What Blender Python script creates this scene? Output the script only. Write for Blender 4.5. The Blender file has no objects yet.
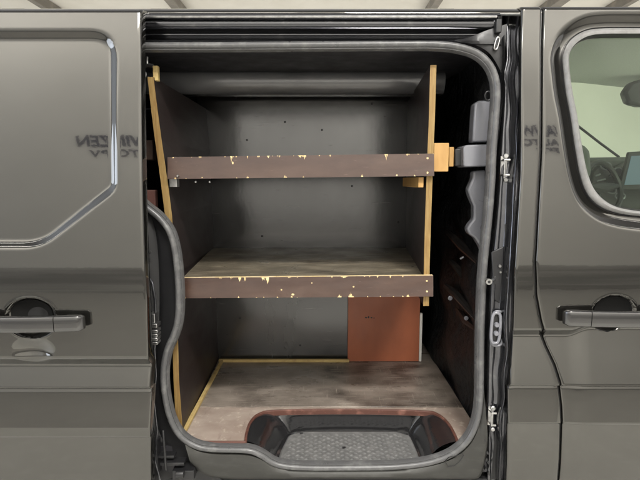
import bpy, math, random
from mathutils import Vector, Matrix
random.seed(7)
S = bpy.context.scene
COL = S.collection
R = math.radians

# ------------------------------------------------------------------ camera model
CAM = Vector((0.0, -1.44, 1.42)); PITCH = R(7.0); F = 483.0
FW = Vector((0, math.cos(PITCH), -math.sin(PITCH))); UP = Vector((0, math.sin(PITCH), math.cos(PITCH)))
def ray(px, py): return FW*F + Vector((1,0,0))*(px-320) + UP*(240-py)
def P(px, py, Y):
    d = ray(px, py); return CAM + d*((Y-CAM.y)/d.y)
def PZ(px, py, Z):
    d = ray(px, py); return CAM + d*((Z-CAM.z)/d.z)
def Yb(z):                                   # side profile of the van: tumblehome above, slight tuck below
    y = 0.0
    if z > 1.1: y += 0.095*((min(z,2.0)-1.1)/0.8)**1.5
    if z < 0.9: y += 0.03*((0.9-z)/0.5)**2
    return y
def PS(px, py, off=0.0):
    Y = off
    for _ in range(12):
        p = P(px, py, Y); Y = Yb(p.z)+off
    return P(px, py, Y)
def sstep(a, b, x):
    t = max(0.0, min(1.0, (x-a)/(b-a))); return t*t*(3-2*t)
def interp(pts, z):                          # pts sorted by first value
    if z <= pts[0][0]: return pts[0][1]
    for (a, va), (b, vb) in zip(pts, pts[1:]):
        if z <= b: return va + (vb-va)*(z-a)/(b-a) if b > a else vb
    return pts[-1][1]

# ------------------------------------------------------------------ object helpers
WL = {}
def thing(name, loc, label, cat, group=None):
    o = bpy.data.objects.new(name, None); COL.objects.link(o); o.location = loc
    o.empty_display_size = 0.1
    o['label'] = label; o['category'] = cat
    if group: o['group'] = group
    WL[o.name] = Vector(loc); return o
def tag(o, label=None, cat=None, group=None, kind=None):
    for k, v in (('label',label),('category',cat),('group',group),('kind',kind)):
        if v: o[k] = v
    return o
class MB:
    def __init__(s): s.v=[]; s.f=[]; s.m=[]
    def pt(s, p): s.v.append(Vector(p)); return len(s.v)-1
    def face(s, idx, m=0): s.f.append(tuple(idx)); s.m.append(m)
    def poly(s, pts, m=0): s.face([s.pt(p) for p in pts], m)
    def loft(s, rows, m=0, closed=False, cap=False):
        ids = [[s.pt(p) for p in r] for r in rows]; n = len(ids[0])
        for a, b in zip(ids, ids[1:]):
            for i in range(n if closed else n-1):
                j = (i+1) % n
                s.face((a[i], a[j], b[j], b[i]), m)
        if cap:
            s.face(list(reversed(ids[0])), m); s.face(ids[-1], m)
        return ids
    def box(s, x0,x1,y0,y1,z0,z1, m=0, mats=None):
        c=[(x0,y0,z0),(x1,y0,z0),(x1,y1,z0),(x0,y1,z0),(x0,y0,z1),(x1,y0,z1),(x1,y1,z1),(x0,y1,z1)]
        s.hexa(c, m, mats)
    def hexa(s, c, m=0, mats=None):          # c: bottom 4 (front-left, front-right, back-right, back-left), top 4
        i=[s.pt(p) for p in c]
        fs=[(0,3,2,1),(4,5,6,7),(0,1,5,4),(1,2,6,5),(2,3,7,6),(3,0,4,7)]  # bottom, top, front, right, back, left
        for k,f in enumerate(fs): s.face([i[q] for q in f], mats[k] if mats else m)
    def tube(s, pts, r, n=10, m=0, cap=True):
        pts=[Vector(p) for p in pts]; rows=[]
        ref = None
        for k,p in enumerate(pts):
            t=(pts[min(k+1,len(pts)-1)]-pts[max(k-1,0)]).normalized()
            if ref is None:
                ref = Vector((0,0,1)) if abs(t.z)<0.9 else Vector((0,1,0))
            u=(ref - t*ref.dot(t)).normalized(); w=t.cross(u); ref=u
            rr = r[k] if isinstance(r,(list,tuple)) else r
            rows.append([p+(u*math.cos(a)+w*math.sin(a))*rr for a in [2*math.pi*q/n for q in range(n)]])
        s.loft(rows, m, closed=True, cap=cap)
    def build(s, name, mats, parent=None, smooth=False, bevel=0.0, bseg=2, sub=0, angle=35):
        if not isinstance(mats,(list,tuple)): mats=[mats]
        lo=Vector((min(p[i] for p in s.v) for i in range(3))); hi=Vector((max(p[i] for p in s.v) for i in range(3)))
        c=(lo+hi)/2
        me=bpy.data.meshes.new(name); me.from_pydata([p-c for p in s.v],[],s.f); me.update()
        for m in mats: me.materials.append(m)
        me.polygons.foreach_set('material_index', s.m)
        import bmesh
        bm=bmesh.new(); bm.from_mesh(me)
        if not getattr(s,'nomerge',False): bmesh.ops.remove_doubles(bm, verts=bm.verts, dist=1e-5)
        bmesh.ops.recalc_face_normals(bm, faces=bm.faces); bm.to_mesh(me); bm.free()
        o=bpy.data.objects.new(name, me); COL.objects.link(o)
        if parent:
            o.parent=parent; o.location=c-WL[parent.name]
        else: o.location=c
        WL[o.name]=c
        if smooth or bevel:
            me.polygons.foreach_set('use_smooth',[True]*len(me.polygons))
        if bevel:
            b=o.modifiers.new('bevel','BEVEL'); b.width=bevel; b.segments=bseg; b.limit_method='ANGLE'; b.angle_limit=R(30); b.harden_normals=False
        if sub:
            q=o.modifiers.new('sub','SUBSURF'); q.levels=sub; q.render_levels=sub
        if (smooth or bevel) and not sub:
            e=me.attributes.get('sharp_edge')
            try: me.set_sharp_from_angle(angle=R(angle))
            except Exception: pass
        return o

# ------------------------------------------------------------------ materials
def mat(name, base, rough=0.5, metal=0.0, coat=0.0, coat_r=0.03, spec=0.5, noise=None, rnoise=None, bump=None):
    m=bpy.data.materials.new(name); m.use_nodes=True; nt=m.node_tree; b=nt.nodes['Principled BSDF']
    b.inputs['Base Color'].default_value=(*base,1); b.inputs['Roughness'].default_value=rough
    b.inputs['Metallic'].default_value=metal; b.inputs['Coat Weight'].default_value=coat
    b.inputs['Coat Roughness'].default_value=coat_r; b.inputs['Specular IOR Level'].default_value=spec
    tc=nt.nodes.new('ShaderNodeTexCoord')
    def tex(scale, stretch, detail=6, rough=0.6, dist=0.0):
        mp=nt.nodes.new('ShaderNodeMapping'); mp.inputs['Scale'].default_value=stretch
        n=nt.nodes.new('ShaderNodeTexNoise'); n.inputs['Scale'].default_value=scale; n.inputs['Detail'].default_value=detail
        n.inputs['Roughness'].default_value=rough; n.inputs['Distortion'].default_value=dist
        nt.links.new(tc.outputs['Object'], mp.inputs['Vector']); nt.links.new(mp.outputs['Vector'], n.inputs['Vector']); return n
    last=None
    for spec_ in (noise or []):              # (scale, stretch, colour, lo, hi)
        sc, st, colr, lo, hi = spec_
        n=tex(sc, st); r=nt.nodes.new('ShaderNodeMapRange'); r.inputs[1].default_value=lo; r.inputs[2].default_value=hi
        nt.links.new(n.outputs['Fac'], r.inputs[0])
        mx=nt.nodes.new('ShaderNodeMix'); mx.data_type='RGBA'
        nt.links.new(r.outputs[0], mx.inputs[0])
        if last: nt.links.new(last, mx.inputs[6])
        else: mx.inputs[6].default_value=(*base,1)
        mx.inputs[7].default_value=(*colr,1); last=mx.outputs[2]
    if last: nt.links.new(last, b.inputs['Base Color'])
    if rnoise:                               # (scale, stretch, r0, r1)
        n=tex(rnoise[0], rnoise[1]); r=nt.nodes.new('ShaderNodeMapRange'); r.inputs[1].default_value=0.3; r.inputs[2].default_value=0.7
        r.inputs[3].default_value=rnoise[2]; r.inputs[4].default_value=rnoise[3]
        nt.links.new(n.outputs['Fac'], r.inputs[0]); nt.links.new(r.outputs[0], b.inputs['Roughness'])
    if bump:                                 # (scale, stretch, strength, distance)
        n=tex(bump[0], bump[1]); bp=nt.nodes.new('ShaderNodeBump'); bp.inputs['Strength'].default_value=bump[2]; bp.inputs['Distance'].default_value=bump[3]
        nt.links.new(n.outputs['Fac'], bp.inputs['Height']); nt.links.new(bp.outputs['Normal'], b.inputs['Normal'])
        if coat: nt.links.new(bp.outputs['Normal'], b.inputs['Coat Normal'])
    return m
A1=(1,1,1)
paint   = mat('grey_metallic_paint',(0.078,0.0755,0.068),0.06,metal=0.9,coat=1.0,coat_r=0.01, bump=(5,(0.6,1,1),0.035,0.005))
handlem = mat('handle_paint',(0.075,0.074,0.073),0.22,metal=0.85,coat=1.0,coat_r=0.04)
jambm   = mat('jamb_paint',(0.072,0.073,0.08),0.2,metal=0.85,coat=1.0,coat_r=0.04, bump=(30,A1,0.12,0.004), noise=[(25,A1,(0.17,0.168,0.17),0.58,0.8)])
sillm   = mat('sill_paint',(0.036,0.0355,0.032),0.5,metal=0.3,coat=0.0,coat_r=0.2, noise=[(18,(1,1,3),(0.055,0.054,0.05),0.5,0.8)], bump=(120,A1,0.08,0.002))
rubber  = mat('grey_rubber',(0.08,0.08,0.081),0.38,rnoise=(40,A1,0.25,0.48), noise=[(30,(1,1,1),(0.15,0.15,0.148),0.5,0.75)])
blackr  = mat('black_rubber',(0.012,0.012,0.013),0.45)
gasket  = mat('window_gasket_rubber',(0.2,0.2,0.195),0.35,noise=[(60,A1,(0.16,0.155,0.15),0.4,0.7)])
blackp  = mat('black_plastic',(0.014,0.014,0.015),0.4,rnoise=(25,A1,0.3,0.55),bump=(50,A1,0.1,0.003))
lining  = mat('dark_cab_lining',(0.022,0.0215,0.025),0.4,noise=[(6,A1,(0.045,0.043,0.047),0.45,0.75)],rnoise=(12,A1,0.35,0.6))
beamm   = mat('roof_beam_paint',(0.18,0.181,0.188),0.25,metal=0.0,spec=0.9,coat=1.0,coat_r=0.16,noise=[(4,(0.6,1,1),(0.13,0.13,0.136),0.45,0.65)])
bulkm   = mat('bulkhead_plastic',(0.010,0.0102,0.011),0.36,spec=0.3,rnoise=(14,A1,0.3,0.5),bump=(11,(1,2.0,1),0.9,0.03),noise=[(13,(1,2,0.7),(0.03,0.029,0.029),0.62,0.8)])
trimm   = mat('grey_trim_plastic',(0.165,0.168,0.187),0.3,coat=0.5,coat_r=0.15,rnoise=(30,A1,0.25,0.45),bump=(200,A1,0.06,0.002))
steel   = mat('zinc_steel',(0.55,0.55,0.54),0.32,metal=1.0,noise=[(40,A1,(0.35,0.34,0.33),0.4,0.7)])
film_d  = mat('dark_film_plywood',(0.011,0.0102,0.0098),0.16,spec=0.9,coat=0.7,coat_r=0.16,rnoise=(2.5,(1,1,0.35),0.14,0.3),
              noise=[(2.2,(1,1,0.7),(0.026,0.024,0.0225),0.44,0.68),(55,(1,1,6),(0.09,0.082,0.078),0.72,0.85),(60,(0.1,1,2.5),(0.075,0.068,0.064),0.64,0.74)],bump=(1.6,(1,1,0.5),0.12,0.02))
film_s  = mat('side_film_plywood',(0.02,0.0125,0.0118),0.42,spec=0.25,rnoise=(5,(1,1,2),0.38,0.46),
              noise=[(4,A1,(0.025,0.02,0.0195),0.45,0.72),(70,(1,0.2,6),(0.12,0.1,0.085),0.7,0.82)])
film_b  = mat('brown_film_plywood',(0.04,0.019,0.0135),0.33,spec=0.8,rnoise=(14,(1,1,3),0.28,0.5),
              noise=[(5,(0.6,1,2),(0.075,0.042,0.029),0.4,0.7),(90,(0.35,1,3),(0.19,0.125,0.105),0.66,0.82)],bump=(60,(0.2,1,1),0.06,0.003))
redbr   = mat('red_brown_plywood',(0.36,0.11,0.05),0.4,noise=[(5,(1,1,0.5),(0.28,0.085,0.04),0.42,0.7),(85,A1,(0.42,0.2,0.13),0.72,0.8)],rnoise=(12,A1,0.34,0.55))
wood    = mat('raw_plywood_edge',(0.235,0.15,0.048),0.6,noise=[(220,(1,1,0.02),(0.17,0.092,0.026),0.52,0.62),(14,(1,1,0.12),(0.2,0.115,0.03),0.45,0.72),(60,(3,3,0.25),(0.3,0.21,0.08),0.5,0.75)],bump=(80,(2,2,0.3),0.2,0.003))
pine    = mat('pine_block',(0.42,0.25,0.085),0.6,noise=[(22,(1,1,0.3),(0.34,0.19,0.06),0.45,0.7)])
chipm   = mat('bare_wood_chip',(0.6,0.45,0.22),0.65,noise=[(170,(1,1,0.4),(0.3,0.18,0.08),0.56,0.68),(80,(1,1,0.3),(0.8,0.62,0.33),0.4,0.7)])
edgew   = mat('worn_wood_edge',(0.66,0.5,0.25),0.6,noise=[(45,(1,1,1),(0.75,0.62,0.4),0.4,0.6),(28,(1,1,1),(0.22,0.15,0.1),0.62,0.7)])
strip   = mat('plywood_strip',(0.5,0.37,0.15),0.6,noise=[(30,(1,1,1),(0.33,0.22,0.09),0.5,0.75)])
flr_f   = mat('worn_floor_film',(0.29,0.228,0.19),0.4,rnoise=(8,(1,2,1),0.3,0.55),
              noise=[(7,(0.7,1.3,1),(0.41,0.345,0.295),0.42,0.7),(38,(1,1,1),(0.56,0.48,0.4),0.58,0.75),(16,(2,0.5,1),(0.19,0.138,0.115),0.6,0.78)],bump=(60,A1,0.06,0.003))
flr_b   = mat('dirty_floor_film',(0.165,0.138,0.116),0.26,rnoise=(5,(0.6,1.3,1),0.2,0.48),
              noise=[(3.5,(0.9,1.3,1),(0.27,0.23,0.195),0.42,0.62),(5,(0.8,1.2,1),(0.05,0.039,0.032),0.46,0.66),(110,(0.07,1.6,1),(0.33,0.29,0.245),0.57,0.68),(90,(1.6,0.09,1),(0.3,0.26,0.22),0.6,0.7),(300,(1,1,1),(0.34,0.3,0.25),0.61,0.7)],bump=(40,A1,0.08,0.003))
shelf_t = mat('scuffed_shelf_film',(0.105,0.09,0.066),0.34,rnoise=(8,(1,1,1),0.24,0.5),
              noise=[(4,(0.8,1.4,1),(0.19,0.162,0.118),0.42,0.62),(5,(0.7,1.5,1),(0.04,0.032,0.024),0.5,0.68),(100,(0.08,1.6,1),(0.34,0.29,0.2),0.57,0.68),(300,(1,1,1),(0.33,0.28,0.2),0.61,0.7)])
copper  = mat('copper_brown_trim',(0.1,0.044,0.033),0.38,noise=[(30,A1,(0.24,0.12,0.092),0.52,0.75),(60,A1,(0.2,0.08,0.06),0.62,0.75)])
whiteb  = mat('white_edge_band',(0.7,0.68,0.63),0.5)
stepm   = mat('black_step_plastic',(0.016,0.016,0.017),0.14,coat=1.0,coat_r=0.035,rnoise=(30,A1,0.08,0.2),noise=[(60,A1,(0.12,0.115,0.11),0.68,0.8)],bump=(10,A1,0.2,0.012))
treadm  = mat('dusty_grey_tread',(0.12,0.12,0.118),0.45,rnoise=(50,A1,0.4,0.65),noise=[(35,A1,(0.2,0.198,0.193),0.45,0.75),(150,A1,(0.42,0.42,0.41),0.66,0.8)],bump=(220,A1,0.25,0.002))
headl   = mat('cab_headliner_cloth',(0.74,0.74,0.7),0.85,noise=[(200,A1,(0.66,0.66,0.62),0.4,0.7)])
dashm   = mat('dash_plastic',(0.022,0.023,0.022),0.4)
greyd   = mat('grey_dash_top',(0.12,0.125,0.118),0.45,noise=[(12,A1,(0.07,0.072,0.068),0.4,0.7)])
wallm   = mat('pale_workshop_wall',(0.82,0.805,0.765),0.85,noise=[(0.8,A1,(0.77,0.755,0.715),0.4,0.7)])
ceilm   = mat('cream_ceiling',(0.84,0.82,0.77),0.8,noise=[(3,(1,1,1),(0.78,0.755,0.7),0.4,0.7)])
beamg   = mat('ceiling_beam_steel',(0.2,0.185,0.165),0.5,noise=[(5,A1,(0.3,0.27,0.23),0.5,0.7)])
floorm  = mat('workshop_concrete',(0.62,0.61,0.57),0.5,noise=[(1.5,A1,(0.56,0.55,0.51),0.4,0.7),(12,A1,(0.68,0.67,0.63),0.5,0.75)],rnoise=(3,A1,0.35,0.6))
addfloorm   = mat('added_floor_grey',(0.34,0.33,0.305),0.5,noise=[(1.5,A1,(0.3,0.29,0.27),0.4,0.7),(9,A1,(0.38,0.37,0.345),0.5,0.75)])  # darker grey for the added floor strip that the paint mirrors
addbandm   = mat('added_band_grey',(0.27,0.265,0.255),0.6,noise=[(1.6,(0.12,1,3.5),(0.55,0.54,0.51),0.47,0.66)])  # streaked grey of the added band, puts darker bands into the paint reflections
inkm    = mat('blue_black_lettering',(0.010,0.016,0.075),0.5)
# tinted glass
glass=bpy.data.materials.new('green_tinted_glass'); glass.use_nodes=True
nt=glass.node_tree; nt.nodes.clear(); out=nt.nodes.new('ShaderNodeOutputMaterial')
tr=nt.nodes.new('ShaderNodeBsdfTransparent'); tr.inputs[0].default_value=(0.62,0.76,0.60,1)
gl=nt.nodes.new('ShaderNodeBsdfGlossy'); gl.inputs['Roughness'].default_value=0.02; gl.inputs[0].default_value=(0.95,1,0.95,1)
fr=nt.nodes.new('ShaderNodeFresnel'); fr.inputs[0].default_value=1.4
mx=nt.nodes.new('ShaderNodeMixShader'); nt.links.new(fr.outputs[0],mx.inputs[0]); nt.links.new(tr.outputs[0],mx.inputs[1]); nt.links.new(gl.outputs[0],mx.inputs[2]); nt.links.new(mx.outputs[0],out.inputs[0])
# lit display
scr=mat('lit_display',(0.02,0.025,0.03),0.15); b=scr.node_tree.nodes['Principled BSDF']
b.inputs['Emission Color'].default_value=(0.35,0.47,0.6,1); b.inputs['Emission Strength'].default_value=0.5

# ------------------------------------------------------------------ the setting
WALL_Y=-4.8
def plane(name, pts, m):
    mb=MB(); mb.poly(pts); o=mb.build(name,m); tag(o,kind='structure'); return o
plane('ground',[(-30,-30,0),(30,-30,0),(30,30,0),(-30,30,0)],floorm)
mb=MB(); mb.box(-9,9,7.0,7.2,0.004,3.6); tag(mb.build('wall_back',wallm),kind='structure')
mb=MB(); mb.box(-18,18,WALL_Y-0.2,WALL_Y,0.004,7.4); tag(mb.build('wall_front',wallm),kind='structure')
mb=MB(); mb.box(-18,18,WALL_Y+0.003,WALL_Y+0.03,0.008,0.82); tag(mb.build('added_wall_band',addbandm),kind='structure')  # unseen dark band, added to darken the mid-door reflections
plane('added_dark_floor',[(-18,WALL_Y+0.035,0.004),(18,WALL_Y+0.035,0.004),(18,-2.1,0.004),(-18,-2.1,0.004)],addfloorm)  # unseen strip, added so the doors mirror a darker far floor
mb=MB(); mb.box(-9,9,2.2,6.996,3.3,3.4); tag(mb.build('ceiling',ceilm),kind='structure')
BEAM_LABEL=['ceiling beam running back above the middle of the sliding door','slim ceiling beam above the rail, left of the opening middle',
            'ceiling beam above the right shelf upright','ceiling beam above the gap beside the front door','ceiling beam above the front door window']
for (px,w),lab in zip(((48,0.04),(178,0.06),(432,0.05),(550,0.07),(617,0.04)),BEAM_LABEL):
    c=PZ(px,5,3.25)
    mb=MB(); mb.box(c.x-w/2,c.x+w/2,2.25,6.95,3.2,3.296); mb.box(c.x-w*0.8,c.x+w*0.8,2.25,6.95,3.185,3.197)
    o=mb.build('ceiling_beam',beamg,bevel=0.004); tag(o,lab,'ceiling beam','beams under the pale ceiling')

# ------------------------------------------------------------------ the van
van=thing('delivery_van',(0.0,0.85,0.0),'dark grey metallic panel van with its sliding side door open on a shelved cargo bay','van')

def skin(zs, xl, xr, ncol, yfun, fl=True, fr=True, r=0.006, fold=0.035, ft=True):
    mb=MB(); rows=[]
    for z in zs:
        a,b_=xl(z),xr(z); row=[]
        if fl: row += [Vector((a,yfun(a,z)+fold,z)),Vector((a,yfun(a,z)+r,z)),Vector((a+r*0.3,yfun(a,z)+r*0.3,z))]
        for i in range(ncol+1):
            x=a+(r if fl else 0)+(b_-a-(r if fl else 0)-(r if fr else 0))*i/ncol
            row.append(Vector((x,yfun(x,z),z)))
        if fr: row += [Vector((b_-r*0.3,yfun(b_,z)+r*0.3,z)),Vector((b_,yfun(b_,z)+r,z)),Vector((b_,yfun(b_,z)+fold,z))]
        rows.append(row)
    if ft:
        t=rows[-1]; rows.append([p+Vector((0,0.012,0.010)) for p in t]); rows.append([p+Vector((0,0.05,0.018)) for p in t])
    mb.loft(rows); return mb
def frange(a,b,s):
    n=max(1,int(round((b-a)/s))); return [a+(b-a)*i/n for i in range(n+1)]
def edge_line(pts, off):
    q=sorted((PS(x,y,off).z, PS(x,y,off).x) for x,y in pts); return lambda z: interp(q,z)
def seg_d(p,a,b):
    ax,az=a; bx,bz=b; dx,dz=bx-ax,bz-az; L=dx*dx+dz*dz
    t=max(0,min(1,((p[0]-ax)*dx+(p[1]-az)*dz)/L)) if L else 0
    return math.hypot(p[0]-ax-dx*t,p[1]-az-dz*t)
def sd_poly(p, poly):                        # >0 inside
    d=min(seg_d(p,poly[i],poly[(i+1)%len(poly)]) for i in range(len(poly)))
    ins=False; j=len(poly)-1
    for i in range(len(poly)):
        if (poly[i][1]>p[1])!=(poly[j][1]>p[1]) and p[0]<(poly[j][0]-poly[i][0])*(p[1]-poly[i][1])/(poly[j][1]-poly[i][1])+poly[i][0]: ins=not ins
        j=i
    return d if ins else -d
def round_poly(pts, rad, n=8):
    out=[]; N=len(pts)
    for i in range(N):
        p0,p1,p2=Vector(pts[i-1]),Vector(pts[i]),Vector(pts[(i+1)%N])
        a=(p0-p1).normalized(); c=(p2-p1).normalized(); r_=rad[i] if isinstance(rad,(list,tuple)) else rad
        if r_<=0: out.append(tuple(p1)); continue
        A=p1+a*r_; B=p1+c*r_
        for k in range(n+1):
            t=k/n; q=A*(1-t)**2+p1*2*t*(1-t)+B*t*t; out.append((q.x,q.y))
    return out

def handle(parent, x0, x1, xcap, z, yskin, cap_left, hw):
    """bow grip that runs from x0 to x1 with a square end cap divided at xcap"""
    def sect(x, y, h, t):
        pts=[]
        for k in range(16):
            a=2*math.pi*k/16; ca,sa=math.cos(a),math.sin(a)
            sx=math.copysign(abs(ca)**0.45,ca); sz=math.copysign(abs(sa)**0.45,sa)
            pts.append(Vector((x, y+t*sx, z+h*sz)))
        return pts
    def run(a,b,n,name,e0,e1):
        mb=MB(); rows=[]
        for i in range(n+1):
            x=a+(b-a)*i/n; u=(x-x0)/(x1-x0)
            bow=-0.026-0.016*math.sin(math.pi*max(0,min(1,u)))
            k=1.0
            if e0: k=min(k,0.55+0.45*sstep(0,0.012,x-a))
            if e1: k=min(k,0.55+0.45*sstep(0,0.012,b-x))
            rows.append(sect(x,yskin(x,z)+bow+0.010*(1-k),hw*(0.55+0.45*k) if k<1 else hw,0.0115*k))
        mb.loft(rows,closed=True,cap=True); return mb.build(name,handlem,parent,smooth=True,angle=50)
    lo,hi=min(x0,x1),max(x0,x1)
    if cap_left: run(lo,xcap-0.001,14,'handle_cap',True,False); g=run(xcap+0.001,hi,30,'handle_grip',False,True)
    else: g=run(lo,xcap-0.001,30,'handle_grip',True,False); run(xcap+0.001,hi,14,'handle_cap',False,True)
    # feet that carry the handle on the skin
    for xx in ((lo+0.045),(hi-0.045)):
        mb=MB(); mb.box(xx-0.02,xx+0.02,yskin(xx,z)-0.030,yskin(xx,z)+0.006,z-hw*0.62,z+hw*0.62)
        mb.build('handle_mount',blackp,parent,bevel=0.003)

# --- sliding door, slid back to the left and standing proud of the body
OFF=-0.07
emb_px=[(-260,29),(118,29),(118.5,190),(42,250),(-260,250)]
def to_xz(px,py,off): q=PS(px,py,off); return (q.x,q.z)
emb=[to_xz(x,y,OFF) for x,y in emb_px]
emb[0]=(emb[0][0],emb[1][1]); emb[4]=(emb[0][0],emb[3][1])
emb=round_poly(emb,[0,0.085,0.03,0.055,0])
bc=PS(31,318.5,OFF); bw,bh=0.074,0.060
dn=PS(33,351,OFF); zb1=PS(60,362,OFF+0.012).z; zg1=PS(60,388,OFF+0.022).z; zg2=PS(60,435,OFF+0.022).z
def bowl(x,z,cx,cz,w,h,depth):
    r=((x-cx)/w)**2+((z-cz)/h)**2
    if r<1: return depth*(1-r)**0.6
    return 0.0
def crease(z, zb, w, d, ret, back):          # a soft shoulder that folds inwards, then eases back out
    y=d*(1-sstep(zb-w,zb+w,z)); q=zb-0.6*w
    if z<q: y-=ret*min(1.0,(q-z)/back)
    return y
def tuck(z,z0,d,w):                          # overhanging step: inwards below z0, easing back out further down
    if z>=z0+w*0.5: return 0.0
    return d*(1-sstep(z0-w*0.5,z0+w*0.5,z))-(d*min(1.0,(z0-z)/0.125) if z<z0 else 0)
def groove(z,z0,w,d): return d*math.exp(-((z-z0)/w)**2)
def ydoor(x,z):
    y=OFF+Yb(z)
    if z>zb1: 
        d=sd_poly((x,z),emb) if (z>1.1) else -1
        y+=0.015*sstep(-0.004,0.032,d)
    y+=crease(z,zb1,0.022,0.033,0.026,zb1-zg1)
    r2=((x-dn.x)/0.066)**2+((z-dn.z)/0.044)**2
    if r2<1: y+=0.017*(1-r2)**1.4
    y+=bowl(x,z,bc.x,bc.z,bw,bh,0.042)
    # raised lip round the bowl
    rr=math.sqrt(((x-bc.x)/bw)**2+((z-bc.z)/bh)**2); y-=0.0008*math.exp(-((rr-1.06)/0.05)**2)
    y+=tuck(z,zg1,0.019,0.010)+tuck(z,zg2,0.006,0.004)
    return y
xr=edge_line([(141,5),(141.5,100),(143,200),(145,260),(147,300),(148,350),(149,400),(150,480),(150,520)],OFF)
ztop=PS(100,10.5,OFF).z
slide=skin(frange(0.36,ztop-0.004,0.0025),lambda z:-1.45,xr,190,ydoor,fl=True,fr=True).build('sliding_door',paint,van,smooth=True,angle=60)
handle(slide,PS(-62,322,OFF).x,PS(88,322,OFF).x,PS(62,322,OFF).x,PS(40,320.2,OFF).z,lambda x,z:OFF+Yb(z),False,0.0235)
pockm=mat('deep_black',(0.004,0.004,0.004),0.6,spec=0.2)  # near-black for the patch over the upper part of the bowl
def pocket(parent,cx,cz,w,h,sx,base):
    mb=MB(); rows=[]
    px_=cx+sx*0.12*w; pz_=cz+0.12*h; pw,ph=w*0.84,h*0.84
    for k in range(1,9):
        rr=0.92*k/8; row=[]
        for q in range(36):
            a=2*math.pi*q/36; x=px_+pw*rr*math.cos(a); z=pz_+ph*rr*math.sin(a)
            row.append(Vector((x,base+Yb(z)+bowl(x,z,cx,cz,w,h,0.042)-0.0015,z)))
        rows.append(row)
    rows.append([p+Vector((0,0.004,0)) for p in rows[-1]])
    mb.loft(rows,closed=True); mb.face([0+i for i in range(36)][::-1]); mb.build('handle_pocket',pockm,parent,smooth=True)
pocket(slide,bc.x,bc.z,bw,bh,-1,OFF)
# inner face of the sliding door and its edge hardware
mb=MB(); xe=lambda z: xr(z)-0.004
mb.loft([[Vector((-1.44,OFF+Yb(z)+0.036,z)),Vector((xr(z)-0.012,OFF+Yb(z)+0.036,z)),Vector((xr(z)-0.03,OFF+Yb(z)+0.075,z)),Vector((-1.44,OFF+Yb(z)+0.075,z))] for z in frange(0.37,ztop-0.02,0.08)],closed=True,cap=True)
mb.build('door_inner_shell',blackp,slide,smooth=True)

# --- bodywork: pillar panel between the opening and the front door
pl=edge_line([(522,4),(521,40),(521,100),(521,170),(518,220),(515,270),(513.5,330),(512,360),(508.5,390),(506.5,430),(505,480),(504,520)],0)
seam_pts=[(543,4),(542,40),(542,90),(541.5,150),(538,215),(535.5,262),(536.5,295),(541,320),(549,348),(556,366),(560,384),(561,405),(560.5,425),(557,480),(556,520)]
sm=edge_line(seam_pts,0)
zb2=PS(528,333,0.01).z; zg3=PS(540,384.5,0.008).z; zg4=PS(540,420.5,0.01).z; zg5=PS(560,477.5,0.01).z
def ylow(z):
    return crease(z,zb2,0.018,0.030,0.042,zb2-zg3)+tuck(z,zg3,0.019,0.010)+tuck(z,zg4,0.006,0.004)+tuck(z,zg5,0.010,0.007)
ztopb=PS(530,9,0).z
pil=skin(frange(0.36,ztopb,0.0025),pl,lambda z: sm(z)-0.0025,12,lambda x,z: Yb(z)+ylow(z),fold=0.014).build('pillar_panel',paint,van,smooth=True,angle=60)
mb=MB()
mb.loft([[Vector((sm(z)-0.012,Yb(z)+ylow(z)+0.012,z)),Vector((sm(z)+0.012,Yb(z)+ylow(z)+0.012,z))] for z in frange(0.36,ztopb,0.004)]); mb.build('door_gap_seal',blackr,van)

# --- front door with its window
ro_px=[(800,26),(700,25.8),(650,25.6),(628,25.5),(606,25.7),(590,27.5),(578,33),(568.5,42),(563.8,55),(564.5,70),(567,92),(571.5,116),(576.5,150),(582,178),(590,197),(604,209),(622,215),(645,218),(665,219.2),(700,221.2),(750,223.8),(800,226)]
ri_px=[(800,35.5),(700,35.2),(650,35),(628,35),(606,35.2),(593,36.5),(583,40.5),(575,47.5),(571.3,57),(572,71),(575,92),(579.5,115),(584.5,146),(590,172),(598,190),(611,202),(626,207.5),(645,210),(665,211.2),(700,213.2),(750,215.8),(800,218)]
def dens2(pts,n=6):
    out=[]
    for k in range(len(pts)-1):
        p0=pts[max(k-1,0)];p1=pts[k];p2=pts[k+1];p3=pts[min(k+2,len(pts)-1)]
        for q in range(n):
            t=q/n; out.append(tuple(0.5*((2*p1[i])+(p2[i]-p0[i])*t+(2*p0[i]-5*p1[i]+4*p2[i]-p3[i])*t*t+(3*p1[i]-p0[i]-3*p2[i]+p3[i])*t**3) for i in (0,1)))
    out.append(pts[-1]); return out
ro_px=dens2(ro_px); ri_px=dens2(ri_px)
RO=[to_xz(x,y,0) for x,y in ro_px]
hc=PS(614,314.5,0)
def yfront(x,z):
    d=-sd_poly((x,z),RO)
    y=Yb(z)+ylow2(x,z)
    if z>1.1: y+=0.019*(1-sstep(0.002,0.046,d))
    y+=bowl(x,z,hc.x,hc.z,0.070,0.060,0.042)
    rr=math.sqrt(((x-hc.x)/0.068)**2+((z-hc.z)/0.056)**2); y-=0.0008*math.exp(-((rr-1.06)/0.05)**2)
    return y
def ylow2(x,z):
    warp=0.022*sstep(PS(570,340,0).x,PS(594,340,0).x,x)
    return crease(z,zb2+warp,0.018,0.030,0.042*(zb2+warp-zg3)/(zb2-zg3),zb2+warp-zg3)+tuck(z,zg3,0.019,0.010)+tuck(z,zg4,0.006,0.004)+tuck(z,zg5,0.010,0.007)
mb=skin(frange(0.36,ztopb,0.003),lambda z: sm(z)+0.0025,lambda z:1.42,190,yfront,fl=True,fr=False)
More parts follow.
